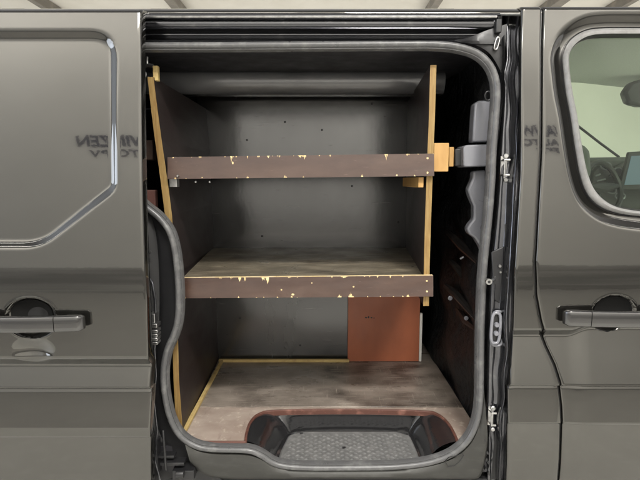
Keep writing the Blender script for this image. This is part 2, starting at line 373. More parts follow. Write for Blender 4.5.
# cut the window opening and pull the rim onto the outline
def closest(p,poly):
    best=None
    for i in range(len(poly)):
        a=Vector(poly[i]); c=Vector(poly[(i+1)%len(poly)]); q=Vector(p); L=(c-a).length_squared
        t=max(0,min(1,(q-a).dot(c-a)/L)); r_=a+(c-a)*t; d=(q-r_).length
        if best is None or d<best[0]: best=(d,r_)
    return best[1]
sd=[sd_poly((v.x,v.z),RO) if v.z>1.1 else -1 for v in mb.v]
nf=[];nm=[]; rim=set()
for f,m_ in zip(mb.f,mb.m):
    ins=[sd[i]>0.0 for i in f]
    if all(ins): continue
    nf.append(f); nm.append(m_)
    for i in f:
        if sd[i]>0.0: rim.add(i)
mb.f=nf; mb.m=nm
for i in rim:
    q=closest((mb.v[i].x,mb.v[i].z),RO); mb.v[i].x=q.x; mb.v[i].z=q.y; mb.v[i].y=Yb(q.y)+0.019
used=sorted({i for f in mb.f for i in f}); mp={o_:n_ for n_,o_ in enumerate(used)}
mb.v=[mb.v[i] for i in used]; mb.f=[tuple(mp[i] for i in f) for f in mb.f]
front=mb.build('front_door',paint,van,smooth=True,angle=60)
handle(front,PS(560,317,0).x,PS(700,317,0).x,PS(583.5,317,0).x,PS(600,315.4,0).z,lambda x,z:Yb(z),True,0.0245)
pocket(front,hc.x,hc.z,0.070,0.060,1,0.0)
# gasket ring: black lip, grey band, black inner lip
def ring_pt(px,py,dy): q=PS(px,py,0.0); return Vector((q.x,Yb(q.z)+dy,q.z))
mb=MB(); rows=[]
for (a,b_),(c,d) in zip(ro_px,ri_px):
    row=[]
    for t,dy in ((-0.03,0.026),(0.02,0.010),(0.14,0.013),(0.22,0.006),(0.5,0.001),(0.8,0.004),(0.93,0.012),(1.0,0.03)):
        row.append(ring_pt(a+(c-a)*t,b_+(d-b_)*t,dy))
    rows.append(row)
def densify(rows,n=4):
    out=[]
    for k in range(len(rows)-1):
        p0=rows[max(k-1,0)];p1=rows[k];p2=rows[k+1];p3=rows[min(k+2,len(rows)-1)]
        for q in range(n):
            t=q/n; out.append([0.5*((2*b)+(c-a)*t+(2*a-5*b+4*c-d)*t*t+(3*b-a-3*c+d)*t**3) for a,b,c,d in zip(p0,p1,p2,p3)])
    out.append(rows[-1]); return out
ids=mb.loft(rows)
ncol=8
for k in range(len(mb.f)):
    c=k%(ncol-1)
    mb.m[k]=1 if c in (0,1,5,6) else 0
mb.build('window_gasket',[gasket,blackr],front,smooth=True,angle=50)
mb=MB(); gpts=[ring_pt(x,y,0.022) for x,y in ri_px]
gpts=[g+Vector((0,0,0)) for g in gpts]
rowsL=gpts
# glass as strips between the top and bottom runs of the outline
li=sorted((p.z,p.x) for p in rowsL if p.x<P(612,100,0.1).x)
zt_=max(p.z for p in rowsL)-0.001; zb_=min(p.z for p in rowsL)+0.004
top_=[(p.x,p.z) for p in rowsL[:len(rowsL)//2]]; lft_=rowsL
poly_=[(p.x,p.z) for p in rowsL]
def glass_x(z):
    xs_=[]
    for (xa,za),(xb_,zb__) in zip(poly_,poly_[1:]):
        if (za-z)*(zb__-z)<=0 and za!=zb__: xs_.append(xa+(xb_-xa)*(z-za)/(zb__-za))
    return min(xs_) if xs_ else 1.3
mb.loft([[Vector((glass_x(z),Yb(z)+0.022,z)),Vector((1.42,Yb(z)+0.022,z))] for z in frange(zb_,zt_,0.01)])
mb.build('window_glass',glass,front,smooth=True,angle=80)

# --- roof edge, gutter and upper rail above the opening
def run_rows(profile, xs, m=None, yoff=lambda x,y:0):
    """profile: (py, Y); extruded along x pixel columns; rows straight in world X"""
    mb=MB(); rows=[]
    for py,Y in profile:
        a=P(320,py,Y); rows.append([Vector((X,Y,a.z)) for X in xs])
    mb.loft(rows); return mb
Xl,Xr_=-1.45,P(507,25,0.05).x
xs=[Xl+(Xr_-Xl)*i/40 for i in range(41)]
xs2=[Xl+(1.42-Xl)*i/60 for i in range(61)]
# roof skin and gutter (runs the whole length)
mb=run_rows([(8.6,0.16),(9.2,0.135),(10.6,0.118),(12.2,0.112),(13.2,0.1125)],xs2)
# roof top sheet continues back
a=P(320,8.6,0.16); 
mb.loft([[Vector((X,0.16,a.z)) for X in xs2],[Vector((X,0.3,a.z+0.012)) for X in xs2],[Vector((X,0.9,a.z+0.02)) for X in xs2]])
mb.loft([[Vector((X,0.9,a.z+0.02)) for X in xs2 if X<0.62],[Vector((X,1.5,a.z+0.012)) for X in xs2 if X<0.62],[Vector((X,1.78,a.z-0.06)) for X in xs2 if X<0.62]])
mb.build('roof',paint,van,smooth=True,angle=60)
# upper track: bright lip, grey face, dark channel
mb=run_rows([(13.2,0.113),(13.8,0.109),(15.0,0.104),(16.2,0.108),(17.0,0.122),(18.5,0.121),(20.0,0.1185),(22.5,0.117),(25.5,0.1185),(28.0,0.124),(29.5,0.136),(31.5,0.150),(33,0.146),(34,0.139),(35,0.1395),(36.2,0.150),(38.5,0.158),(41,0.152),(43,0.13),(44.5,0.112)],xs)
mb.build('door_track',jambm,van,smooth=True,angle=60)
mb=MB(); z0=P(320,16.3,0.1).z; mb.tube([(Xl,0.105,z0),(Xr_-0.012,0.105,z0)],0.0042,8); mb.build('track_lip',steel,van,smooth=True)

# --- jamb on the right of the opening
def curve(pts,y): return interp(sorted((b_,a) for a,b_ in pts),y)
seal_r=[(490,62),(495.5,75),(497,90),(496,110),(494.5,130),(493,150),(492,175),(489.5,210),(486.5,240),(484,265),(482,300),(480.8,340),(480.5,370),(480,400),(478,420),(473,434)]
jr_y=[16,30,45,60,75,90,110,130,150,170,190,215,240,265,290,320,350,370,385,400,415,430,445,460,480,500]
mb=MB(); rows=[]
for y in jr_y:
    xe_=curve([(522,4),(521,40),(521,100),(521,170),(518,220),(515,270),(513.5,330),(512,360),(508.5,390),(506.5,430),(505,480),(504,520)],y)
    xs_=curve(seal_r,max(62,min(y,434))) if y>=62 else 497-0.0*y
    if y<62: xs_=499
    if y>415: xs_=480.5
    w=0.9*math.sin(y*0.13)+0.7*math.sin(y*0.051+1)      # pressed metal is not straight
    prof=[(0.0,0.075),(0.09,0.088),(0.17,0.060),(0.24,0.054),(0.33,0.053),(0.37,0.060),(0.42,0.058),(0.52,0.056),(0.57,0.050),(0.68,0.030),(0.74,0.018),(0.79,0.015),(0.83,0.023),(0.87,0.026),(0.91,0.023),(0.955,0.012),(0.985,0.006),(1.005,0.008)]
    row=[]
    for k,(t,dy) in enumerate(prof):
        px=xs_+3+(xe_-xs_-3)*t + (w if 0.3<t<0.88 else 0)*(1.3 if y>330 else 0.8)
        q=PS(px,y,dy); row.append(q)
    rows.append(row)
mb.loft(densify(rows,4)); mb.build('door_jamb',jambm,van,smooth=True,angle=70)
# end bracket at the upper corner with an oval hole
mb=MB()
top=[(455,40),(470,37),(485,31),(497,27),(507,24)]
bot=[(455,42),(472,44),(488,52),(498,66),(504,80)]
mb.loft(densify([[P(a,b_,0.125),P((a+c)/2-1,(b_+d)/2,0.115),P(c,d,0.12)] for (a,b_),(c,d) in zip(top,bot)],5))
mb.build('jamb_corner',blackp,van,smooth=True)
def oval(cx,cy,w,h,Y,tilt=0,n=28,sq=0.6):
    pts=[]
    for k in range(n):
        a=2*math.pi*k/n; x=math.copysign(abs(math.cos(a))**sq,math.cos(a))*w; y=math.copysign(abs(math.sin(a))**sq,math.sin(a))*h
        pts.append(P(cx+x*math.cos(tilt)-y*math.sin(tilt),cy+x*math.sin(tilt)+y*math.cos(tilt),Y))
    return pts
def ring_tube(mb,pts,r,m=0,n=8): mb.tube(pts+[pts[0],pts[1]],r,n,m,cap=False)
mb=MB(); o_=oval(497,43.5,1.8,6.2,0.108,0.28); ring_tube(mb,o_,0.0028); mb.poly([p+Vector((0,0.001,0)) for p in oval(497,43.5,1.7,6,0.108,0.28)],1)
mb.build('bracket_slot',[steel,blackr],van,smooth=True)
mb=MB(); mb.box(*[P(500,33,0.07).x,P(506,33,0.07).x],0.105,0.13,P(500,33,0.11).z,P(500,19,0.11).z); mb.build('track_end_stop',blackp,van,bevel=0.003)
# striker and lock hardware
def bolt(mb,px,py,Y,r,h=0.006,m=0):
    c=P(px,py,Y); rows=[]
    for dy,k in ((0.0,1),(-h*0.7,1),(-h,0.75)):
        rows.append([c+Vector((math.cos(a)*r*k,dy,math.sin(a)*r*k)) for a in [2*math.pi*q/12 for q in range(12)]])
    mb.loft(rows,m,closed=True,cap=True)
def striker(py0,py1,px,w):
    mb=MB(); YY=0.036+Yb(P(px,py0,0).z)
    a=P(px-w,py0,YY); b_=P(px+w,py1,YY)
    mb.box(a.x,b_.x,YY+0.016,YY+0.020,b_.z-0.012,a.z+0.012)
    mb.tube([Vector((a.x+.004,YY+0.018,a.z)),Vector((a.x+0.004,YY-0.008,a.z)),Vector((b_.x,YY-0.008,a.z))],0.0036,8)
    mb.tube([Vector((a.x+.004,YY+0.018,b_.z)),Vector((a.x+0.004,YY-0.008,b_.z)),Vector((b_.x,YY-0.008,b_.z))],0.0036,8)
    mb.tube([Vector((a.x+.004,YY-0.008,a.z)),Vector((a.x+.004,YY-0.008,b_.z))],0.0036,8)
    bolt(mb,px+0.4,py0-4,YY+0.014,0.008); bolt(mb,px,py1+5,YY+0.014,0.007)
    return mb.build('striker',steel,van,smooth=True,angle=40)
striker(160,175,505.5,2.8); striker(412,424,492.5,2.4)
mb=MB(); c=P(488.5,281.5,0.03); mb.tube([c,c+Vector((0.022,0.01,0.006)),c+Vector((0.042,0.05,0.01))],0.0045,10); mb.tube([c+Vector((0,-0.006,0)),c+Vector((0,0.006,0))],0.0095,14); mb.tube([c+Vector((0,-0.0065,0)),c+Vector((0,-0.005,0))],0.0045,10,1)
mb.build('guide_pin',[steel,blackr],van,smooth=True,angle=40)
mb=MB(); ring_tube(mb,oval(495.8,328,4.4,15.2,0.036,0.07),0.0052); ring_tube(mb,oval(497.5,328.5,6.2,17.2,0.047,0.07),0.0045)
mb.poly(oval(495.8,328,4.2,15,0.041,0.07),1)
c=P(496,323,0.045); bolt(mb,496.2,324.5,0.042,0.0085,0.01,0); bolt(mb,495.6,333,0.042,0.0085,0.01,0)
mb.build('lock_plate',[trimm,blackr],van,smooth=True,angle=50)
mb=MB(); mb.hexa([P(494,300,0.055),P(501,305,0.055),P(501,305,0.075),P(494,300,0.075),P(491,252,0.05),P(504,246,0.05),P(504,246,0.08),P(491,252,0.08)]); mb.build('lock_bracket',blackp,van,bevel=0.004)
for a_ in ((499.5,266,0.05,0.005),(500,272,0.051,0.004)):
    mb=MB(); bolt(mb,*a_); mb.build('bracket_screw',steel,van,smooth=True)

# --- weather strip round the opening
seal=[(104,60),(104,46.5),(120,46),(200,46),(300,45.3),(400,44.7),(440,45),(462,48),(478,54),(489,64),(495,77),(497,92),(496,110),(494.5,130),(493,150),(492,175),(489.5,210),(486.5,240),(484,265),(482,300),(480.8,340),(480.5,370),(480,398),(477.5,418),(471,435),(459,449),(442,458.5),(420,464),(390,466.8),(350,467.5),(310,467.5),(288,466.3),(274,463),(262,455.5),(252,451),(240,449.6),(215,449),(198,446.5),(183,438),(173,424),(167,405),(164,385),(164,367),(167.5,350),(174,335),(178,320),(179,300),(178,275),(175,250),(170,232),(160,218),(148,208),(137,199),(120,185),(106,160),(104,120)]
sp=[P(x,y,0.085 if y<60 else 0.062+0.02*max(0,(250-y)/200)) for x,y in seal]
# smooth closed path
N=len(sp); path=[]
for k in range(N):
    p0,p1,p2,p3=sp[k-1],sp[k],sp[(k+1)%N],sp[(k+2)%N]
    for q in range(4):
        t=q/4; path.append(0.5*((2*p1)+(p2-p0)*t+(2*p0-5*p1+4*p2-p3)*t*t+(3*p1-p0-3*p2+p3)*t**3))
mb=MB(); rows=[]; N=len(path)
cen=sum(path,Vector())/N
for k in range(N):
    t=(path[(k+1)%N]-path[k-1]); t.y=0; t.normalize(); nrm=Vector((t.z,0,-t.x))
    p=path[k]
    rows.append([p+nrm*u+Vector((0,v,0)) for u,v in ((0.0155,0.016),(0.0145,0.002),(0.0115,-0.0035),(0.0085,-0.002),(0.006,-0.007),(0.000,-0.0105),(-0.006,-0.009),(-0.0105,-0.003),(-0.0125,0.006),(-0.012,0.018),(0.0,0.022))])
rows.append(rows[0]); mb.loft(rows,closed=True)
mb.build('door_seal',rubber,van,smooth=True,angle=60)

# --- sill below the opening
bot_edge=[(184,441),(198,448),(215,450.5),(240,451),(252,452.5),(262,457),(274,464.5),(288,468),(310,469),(350,469),(390,468.5),(420,466),(442,460.5),(459,451),(471,437),(478,420),(481,400),(483.5,380)]
mb=MB(); rows=[]
for k,(x,y) in enumerate(bot_edge):
    lowx=[190,199,212,236,250,262,274,288,310,350,390,420,442,460,473,481,486,488][k]
    lowy=[462,470,476,478,478,478,478,478,478,478,478,478,478,478,478,474,455,440][k]
    rows.append([P(x,y,0.075),P(x+(lowx-x)*0.15,y+(lowy-y)*0.15,0.058),P(x+(lowx-x)*0.5,y+(lowy-y)*0.5,0.050),P(x+(lowx-x)*0.92,y+(lowy-y)*0.92,0.046),P(lowx,lowy,0.052),P(lowx,lowy+1.5,0.085)])
mb.loft(densify(rows,3)); mb.build('sill_panel',sillm,van,smooth=True,angle=60)
mb=MB(); hx=[(445,461),(449,457),(456,456),(462,453.5),(464,455),(460,461),(455,465.5),(448,466.5)]
ring_tube(mb,[P(x,y,0.0475) for x,y in hx],0.0012,n=6); mb.build('sill_plug',blackr,van,smooth=True)
for x,y in ((486,446),(487.5,453),(486.5,460),(488.5,463),(486,470),(489,474),(485.5,441)):
    mb=MB(); slab_pts=oval(x,y,1.0,1.9,0.047,random.uniform(-.6,.6),10,1.0); mb.loft([slab_pts,[p+Vector((0,0.03,0)) for p in slab_pts]],closed=True,cap=True); mb.build('drain_slot',blackr,van)
mb=MB(); mb.box(-1.4,P(505,480,0.09).x,0.088,0.30,0.30,P(320,478,0.088).z-0.004); mb.build('rocker_panel',blackp,van,bevel=0.01)

mb=MB(); mb.box(-1.45,1.42,0.12,1.75,0.14,0.352); mb.build('underbody',blackp,van,bevel=0.02)
# --- jamb on the left, seen between the sliding door and the seal
mb=MB(); rows=[]
for y,x0,x1 in ((188,120,140),(200,120,141),(208,120,152),(218,120,163),(232,120,172),(250,120,177),(275,120,180),(300,120,181),(320,120,180),(335,120,176),(350,120,169),(367,120,166),(385,120,166),(405,120,169),(424,120,175),(438,120,186),(447,120,200),(462,120,204),(480,120,222),(500,120,230)):
    rows.append([P(x0,y,0.075),P(142+(x1-142)*0.1,y,0.078),P(142+(x1-142)*0.45,y,0.10),P(142+(x1-142)*0.55,y,0.085),P(142+(x1-142)*0.85,y,0.085),P(x1,y,0.075)])
mb.loft(densify(rows,3)); mb.build('rear_jamb',blackp,van,smooth=True,angle=60)
mb=MB()
mb.tube([P(148,276,0.03),P(152,283,0.025),P(155,300,0.02),P(155.5,318,0.02),P(154.5,350,0.02),P(156,375,0.02),P(154,400,0.02),P(157,430,0.02),P(155,462,0.02),P(160,480,0.02)],[0.004,0.0045,0.0045,0.0045,0.003,0.0025,0.0025,0.0035,0.0035,0.0035],8); mb.build('door_cable',jambm,van,smooth=True)
mb=MB()
def pbox(x0,x1,y0,y1,Y0,Y1,m=0):
    a=P(x0,y0,Y0); b_=P(x1,y1,Y0); mb.box(a.x,b_.x,Y0,Y1,b_.z,a.z,m)
pbox(149,155,314,323,0.0,0.03); pbox(147,157,324,328,-0.006,0.03); 
for k in range(4): pbox(146,157.5,330+k*4,333+k*4,-0.004,0.03)
mb.build('cable_clamp',steel,van,bevel=0.0015)
mb=MB()
pbox(151,158,442,476,0.03,0.07); pbox(158,174,456,458.5,0.04,0.07); pbox(160,184,463,466,0.035,0.07); pbox(172,194,471,480,0.03,0.08)
mb.tube([P(176,474,0.02),P(184,474,0.02)],0.012,12); mb.tube([P(163,430,0.02),P(166,470,0.0)],0.004,8)
mb.build('roller_bracket',blackp,van,bevel=0.005)
for x,y,r_ in ((150,252,.004),(149,262,.004),(148.5,257,.003),(147.5,286,.006),(152,448,.003),(151,470,.004)):
    mb=MB(); bolt(mb,x,y,0.06 if y<300 else 0.005,r_); mb.build('jamb_screw',steel,van,smooth=True)
mb=MB(); mb.tube([P(144,292,0.03),P(148,285,0.02),P(149,280,0.02)],0.003,8)
mb.build('release_lever',steel,van,smooth=True)
# hinge bolt and bracket by the head of the left side board
mb=MB(); mb.tube([P(147.3,57,0.16),P(147.3,64,0.16)],0.004,8); mb.tube([P(141,68,0.16),P(147,65,0.16),P(153,66,0.16)],0.006,8); mb.tube([P(142,74,0.15),P(142,74,0.19)],0.014,14)
mb.build('track_roller',steel,van,smooth=True)

# --- cargo bay lining (roof, far side, floor pan, tail end)
mb=MB(); mb.box(-1.4,0.60,1.55,1.60,0.50,1.86); mb.build('far_side_lining',lining,van)
mb=MB(); mb.box(-1.45,-1.40,0.10,1.60,0.50,1.86); mb.build('tail_lining',lining,van)
mb=MB(); mb.box(-1.40,0.595,0.32,1.548,0.44,0.53); mb.box(-1.40,P(240,440,0.1).x-0.03,0.09,0.318,0.44,0.53); mb.box(P(462,440,0.1).x,0.595,0.09,0.318,0.44,0.53); mb.build('cargo_floor_pan',lining,van)
# roof lining and the rounded cross beam over the shelves
rl=[(44,0.11),(52,0.20),(58,0.30),(64,0.42)]
mb=MB(); rows=[]
for py,Y in rl: rows.append([Vector((X,Y,P(320,py,Y).z)) for X in (-1.4,-0.6,0.0,0.56)])
zc=P(320,64,0.42).z
rows.append([Vector((X,0.60,zc)) for X in (-1.4,-0.6,0.0,0.56)]); rows.append([Vector((X,1.54,zc+0.0)) for X in (-1.4,-0.6,0.0,0.56)])
mb.loft(rows); mb.build('roof_lining',lining,van,smooth=True)
mb=MB(); rows=[]
x0,x1=P(150,80,0.6).x-0.05,0.50
for py,Y in ((69,0.60),(71,0.565),(73,0.552),(76,0.546),(80,0.546),(85,0.550),(90,0.560),(94,0.58),(96,0.63),(97,0.76)):
    rows.append([Vector((x0+(x1-x0)*i/10,Y,P(320,py,Y).z)) for i in range(11)])
mb.loft(densify(rows,3)); mb.build('roof_beam',beamm,van,smooth=True,angle=80)
# bulkhead behind the seats, pressed ribs and grey pillar trim
mb=MB(); rows=[]
bx=P(491,200,0.10).x+0.012
for z in frange(0.53,1.86,0.03):
    rows.append([Vector((bx+0.012*math.sin(z*21+Y*5)*sstep(0.16,0.3,Y)+0.01*math.sin(z*9-Y*16),Y,z)) for Y in frange(0.09,1.55,0.03)])
mb.loft(rows); mb.build('bulkhead',bulkm,van,smooth=True)
mb=MB()
def ppoly(px,py,Y): return P(px,py,Y)
def slab(outline,Y0,Y1,m=0):
    a=[P(x,y,Y0) for x,y in outline]; b_=[Vector((p.x,Y1,p.z)) for p in a]
    n=len(a); ia=[mb.pt(p) for p in a]; ib=[mb.pt(p) for p in b_]
    mb.face(ia,m); mb.face(list(reversed(ib)),m)
    for i in range(n): mb.face((ia[i],ib[i],ib[(i+1)%n],ia[(i+1)%n]),m)
slab([(475,103),(479,100.5),(492,100),(497,142),(472.5,142)],0.17,0.22); mb.build('pillar_trim',trimm,van,bevel=0.006)
mb=MB(); slab([(463.5,147),(466,145),(496,144),(496,166),(465,167),(463.5,165)],0.15,0.24); mb.build('pillar_trim',trimm,van,bevel=0.006)
mb=MB(); slab([(455,149),(464,148),(464,166),(455,166)],0.18,0.23); mb.build('strut_sleeve',blackp,van,bevel=0.003)
mb=MB(); slab([(473,171),(497,169),(492,258),(484,256),(480,246),(475,238),(469,234),(467,229),(470,224),(474,219),(474,206),(470,197),(468,190),(471,183),(473,178)],0.19,0.23); mb.build('pillar_trim',trimm,van,bevel=0.006)
for a_ in ((488,96,3,4.5,0.17),(484,228,2.6,4,0.18)):
    mb=MB(); ring_tube(mb,oval(*a_,0,20,1),0.0028); mb.build('trim_clip',blackr,van,smooth=True)
ribm=mat('dull_black_rib',(0.02,0.018,0.017),0.3,noise=[(20,A1,(0.06,0.05,0.043),0.55,0.75)])
for pts in (((448,232),(462,246),(478,262)),((452,262),(464,276),(480,300)),((446,286),(458,296),(476,318)),((456,306),(466,320),(478,330))):
    mb=MB(); mb.tube([P(x,y,0.55-0.3*k/2) for k,(x,y) in enumerate(pts)],[0.012,0.018,0.010],8)
    mb.build('bulkhead_rib',ribm,van,smooth=True)
mb=MB(); mb.tube([P(460,259,0.3),P(463.5,257,0.3)],0.004,8); mb.build('bulkhead_clip',trimm,van,smooth=True)
for a_ in ((466,318,0.3,0.008),(450,298,0.4,0.009)):
    mb=MB(); bolt(mb,*a_); mb.build('bulkhead_clip',trimm,van,smooth=True)

# --- entry step
FZ=0.553; TZ=0.466
top_o=[(246,442),(247,433),(251,422),(260,414),(278,411),(350,410),(420,411.5),(437,414.5),(449,425),(457.5,442)]
low_o=[(273,466),(275.5,456),(280,446),(286,436),(299,431.5),(350,430.5),(399,431.5),(411,434),(417.5,447),(423,466)]
mb=MB(); rows=[]
for (a,b_),(c,d) in zip(top_o,low_o):
    t=PZ(a,b_,FZ-0.006); l=PZ(c,d,TZ); row=[t+Vector((0,0,0.004))]
    for k in range(1,7):
        u=k/6; uu=u**0.75; row.append(Vector((t.x+(l.x-t.x)*uu,t.y+(l.y-t.y)*uu,t.z+(l.z-t.z)*(u**1.9))))
    rows.append(row)
rows=densify(rows,4); mb.loft(rows)
# floor of the well
bt=[r[-1] for r in rows]; n=len(bt)//2
mb.loft([[bt[i]+Vector((0,0,0)),bt[-1-i]+Vector((0,0,0))] for i in range(n)])
# front lip down to the seal
f0,f1=rows[0],rows[-1]
mb.loft([[f0[-1],f1[-1]],[f0[-1]+Vector((0,-0.018,0.002)),f1[-1]+Vector((0,-0.018,0.002))]])
step=mb.build('entry_step',stepm,van,smooth=True,angle=50)
tp=[(276.5,463.5),(281,450),(288,436),(300,432.5),(350,431.5),(398,432.5),(410,436),(416,449),(421.5,463.5)]
TL=[PZ(x,y,TZ+0.004) for x,y in tp]; poly=[(p.x,p.y) for p in TL]
x0=min(p.x for p in TL); x1=max(p.x for p in TL); y0=min(p.y for p in TL); y1=max(p.y for p in TL)
mb=MB(); NX,NY=230,110; rows=[]
lft=sorted((p.y,p.x) for p in TL[:4]); rgt=sorted((p.y,p.x) for p in TL[5:])
for j in range(NY+1):
    y=y0+(y1-y0)*j/NY; a=interp(lft,y); c=interp(rgt,y); row=[]
    for i in range(NX+1):
        x=a+(c-a)*i/NX; h=0
        u=(x*0.8+y)/0.025; v=(x*0.8-y)/0.025
        fu=u-round(u); fv=v-round(v); par=(round(u)+round(v))%2
        e=(fu/0.42)**2+(fv/0.22)**2 if par else (fu/0.22)**2+(fv/0.42)**2
        ed=min(x-a,c-x,y-y0,y1-y)
        if e<1 and ed>0.02: h=0.0030*(1-e)**0.8
        row.append(Vector((x,y,TZ+0.006+h-0.005*(1-sstep(0,0.006,ed)))))
    rows.append(row)
mb.loft(rows); mb.build('step_tread',treadm,step,smooth=True,angle=80)
for x,y in ((301.5,433),(344,447.5),(407,433.8)):
    mb=MB(); c=PZ(x,y,TZ+0.0085); mb.box(c.x-0.006,c.x+0.006,c.y-0.004,c.y+0.004,c.z-0.003,c.z+0.001); mb.build('tread_clip',blackr,step)

# ------------------------------------------------------------------ plywood floor
fl=thing('floor_board',(0,0.2,FZ),'worn pinkish brown plywood floor board with the step cut-out edged in copper brown trim','floor board')
yj=PZ(320,407.5,FZ).y
xL=PZ(177,440,FZ).x; xR=bx-0.004
cut=[r[0] for r in densify([[PZ(x,y,FZ)] for x,y in top_o],5)]
yf=PZ(200,442.5,FZ).y
outl=[PZ(181,429,FZ),PZ(187,437,FZ),PZ(198,442.5,FZ),Vector((cut[0].x,yf,FZ))]+cut[1:-1]+[Vector((cut[-1].x,yf,FZ)),Vector((xR,yf,FZ)),Vector((xR,yj,FZ)),Vector((xL-0.02,yj,FZ))]
mb=MB()
topf=[mb.pt(p) for p in outl]; botf=[mb.pt(p-Vector((0,0,0.018))) for p in outl]
mb.face(topf); mb.face(list(reversed(botf)))
for i in range(len(outl)): j=(i+1)%len(outl); mb.face((topf[i],botf[i],botf[j],topf[j]))
mb.build('board',flr_f,fl)
mb=MB(); cpd=[r[0] for r in densify([[p] for p in (PZ(196,442.5,FZ),Vector((xL+0.12,yf,FZ)),Vector((cut[0].x-0.012,yf,FZ)),cut[0]+Vector((-0.001,0.004,0)))],4)]+cut[1:]
rows=[]
for k,p in enumerate(cpd):
    t=(cpd[min(k+1,len(cpd)-1)]-cpd[max(k-1,0)]).normalized(); nn=Vector((-t.y,t.x,0))
    rows.append([p+nn*0.006+Vector((0,0,0.001)),p+nn*0.005+Vector((0,0,0.0035)),p+nn*0.001+Vector((0,0,0.004)),p-nn*0.003+Vector((0,0,0.001)),p-nn*0.003-Vector((0,0,0.016))])
mb.loft(rows); mb.build('edge_trim',copper,fl,smooth=True,angle=40)
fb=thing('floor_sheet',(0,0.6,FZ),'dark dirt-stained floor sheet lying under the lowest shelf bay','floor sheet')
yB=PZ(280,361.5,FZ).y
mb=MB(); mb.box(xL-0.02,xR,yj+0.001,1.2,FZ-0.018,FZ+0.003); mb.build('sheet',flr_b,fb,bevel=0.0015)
def batten(a,b_,w,h,name,lab,m):
    a=Vector(a);b_=Vector(b_); t=(b_-a).normalized(); nn=Vector((-t.y,t.x,0))*w/2; u=Vector((0,0,h))
    mb=MB(); mb.hexa([a-nn,b_-nn,b_+nn,a+nn,a-nn+u,b_-nn+u,b_+nn+u,a+nn+u]); o=mb.build(name,m,fb,bevel=0.001); o['label']=lab; return o
batten(PZ(183,434,FZ)+Vector((0.004,0,0.0035)),PZ(221,363,FZ)+Vector((0.004,0,0.0035)),0.014,0.012,'batten','raw plywood strip along the left side board',strip)
batten(PZ(219,362.6,FZ)+Vector((0,0,0.0035)),PZ(349,362.6,FZ)+Vector((0,0,0.0035)),0.014,0.014,'batten','raw plywood strip along the back board',strip)

# ------------------------------------------------------------------ the shelf unit
su=thing('shelf_unit',(-0.05,0.45,FZ),'dark film-faced plywood shelf unit with two brown-lipped shelves inside the van','shelf unit')
YF=0.13; YK=yB+0.01
def board4(front, back, th_front, name, m_face, m_edge, parent=su):
    """upright: front edge polyline top->bottom as pixel x-centre/width at YF, back polyline at YK"""
# left side board
mb=MB(); rows=[]
Lf=[(147.5,77,6.0),(151.2,110,6.4),(155,140,6.6),(160.5,180,7.0),(165,215,7.0),(169,260,6.5),(171.5,300,6.0),(172.5,340,5.6),(173.5,380,5.5),(176.5,433,6.5)]
Lk=[(206,95),(207.5,120),(209,140),(211,180),(212.5,215),(214,260),(215.5,300),(216.5,325),(217.3,340),(218.5,361)]
for (x,y,w),(xk,yk) in zip(Lf,Lk):
    a=P(x,y,YF); c=P(x+w,y,YF); k=P(xk,yk,YK); 
    th=c.x-a.x
    rows.append([a,c,Vector((k.x,YK,c.z)),Vector((k.x-th,YK,c.z))])
ids=mb.loft(rows,closed=True,cap=True)
for q in range(len(mb.f)): 
    if q<4*(len(rows)-1): mb.m[q]=1 if q%4==0 else 0
mb.build('side_board',[film_s,wood],su)
# right side board: stops below the middle shelf
mb=MB(); rows=[]
for (x,y,w),(xk,yk) in zip([(430.3,65,6.2),(428.8,120,6.0),(427.2,160,6.0),(425.2,215,6.0),(424,260,5.8),(423.3,306,5.6)],[(408,95),(407.5,125),(407,150),(406.5,195),(406,230),(405.5,265)]):
    a=P(x,y,YF); c=P(x+w,y,YF); k=P(xk,yk,YK); th=c.x-a.x
    rows.append([a,c,Vector((k.x+th,YK,c.z)),Vector((k.x,YK,c.z))])
mb.loft(rows,closed=True,cap=True)
for q in range(4*(len(rows)-1)): mb.m[q]=1 if q%4==0 else 0
mb.build('side_board',[film_s,wood],su)
# back board
mb=MB(); zt=P(300,95,YK).z
xb0=P(204,95,YK).x-0.03; xb1=P(409,95,YK).x+0.02
mb.box(xb0,xb1,YK+0.001,YK+0.013,FZ+0.004,zt+0.03); mb.build('back_board',film_d,su)
for px_,py_ in ((236,97.5),(285,122),(322,130),(372,104),(247,140),(352,186),(262,236),(398,222),(240,318),(300,345)):
    mb=MB(); bolt(mb,px_,py_,YK+0.0015,0.0045,0.003); mb.build('screw',blackp,su,smooth=True)
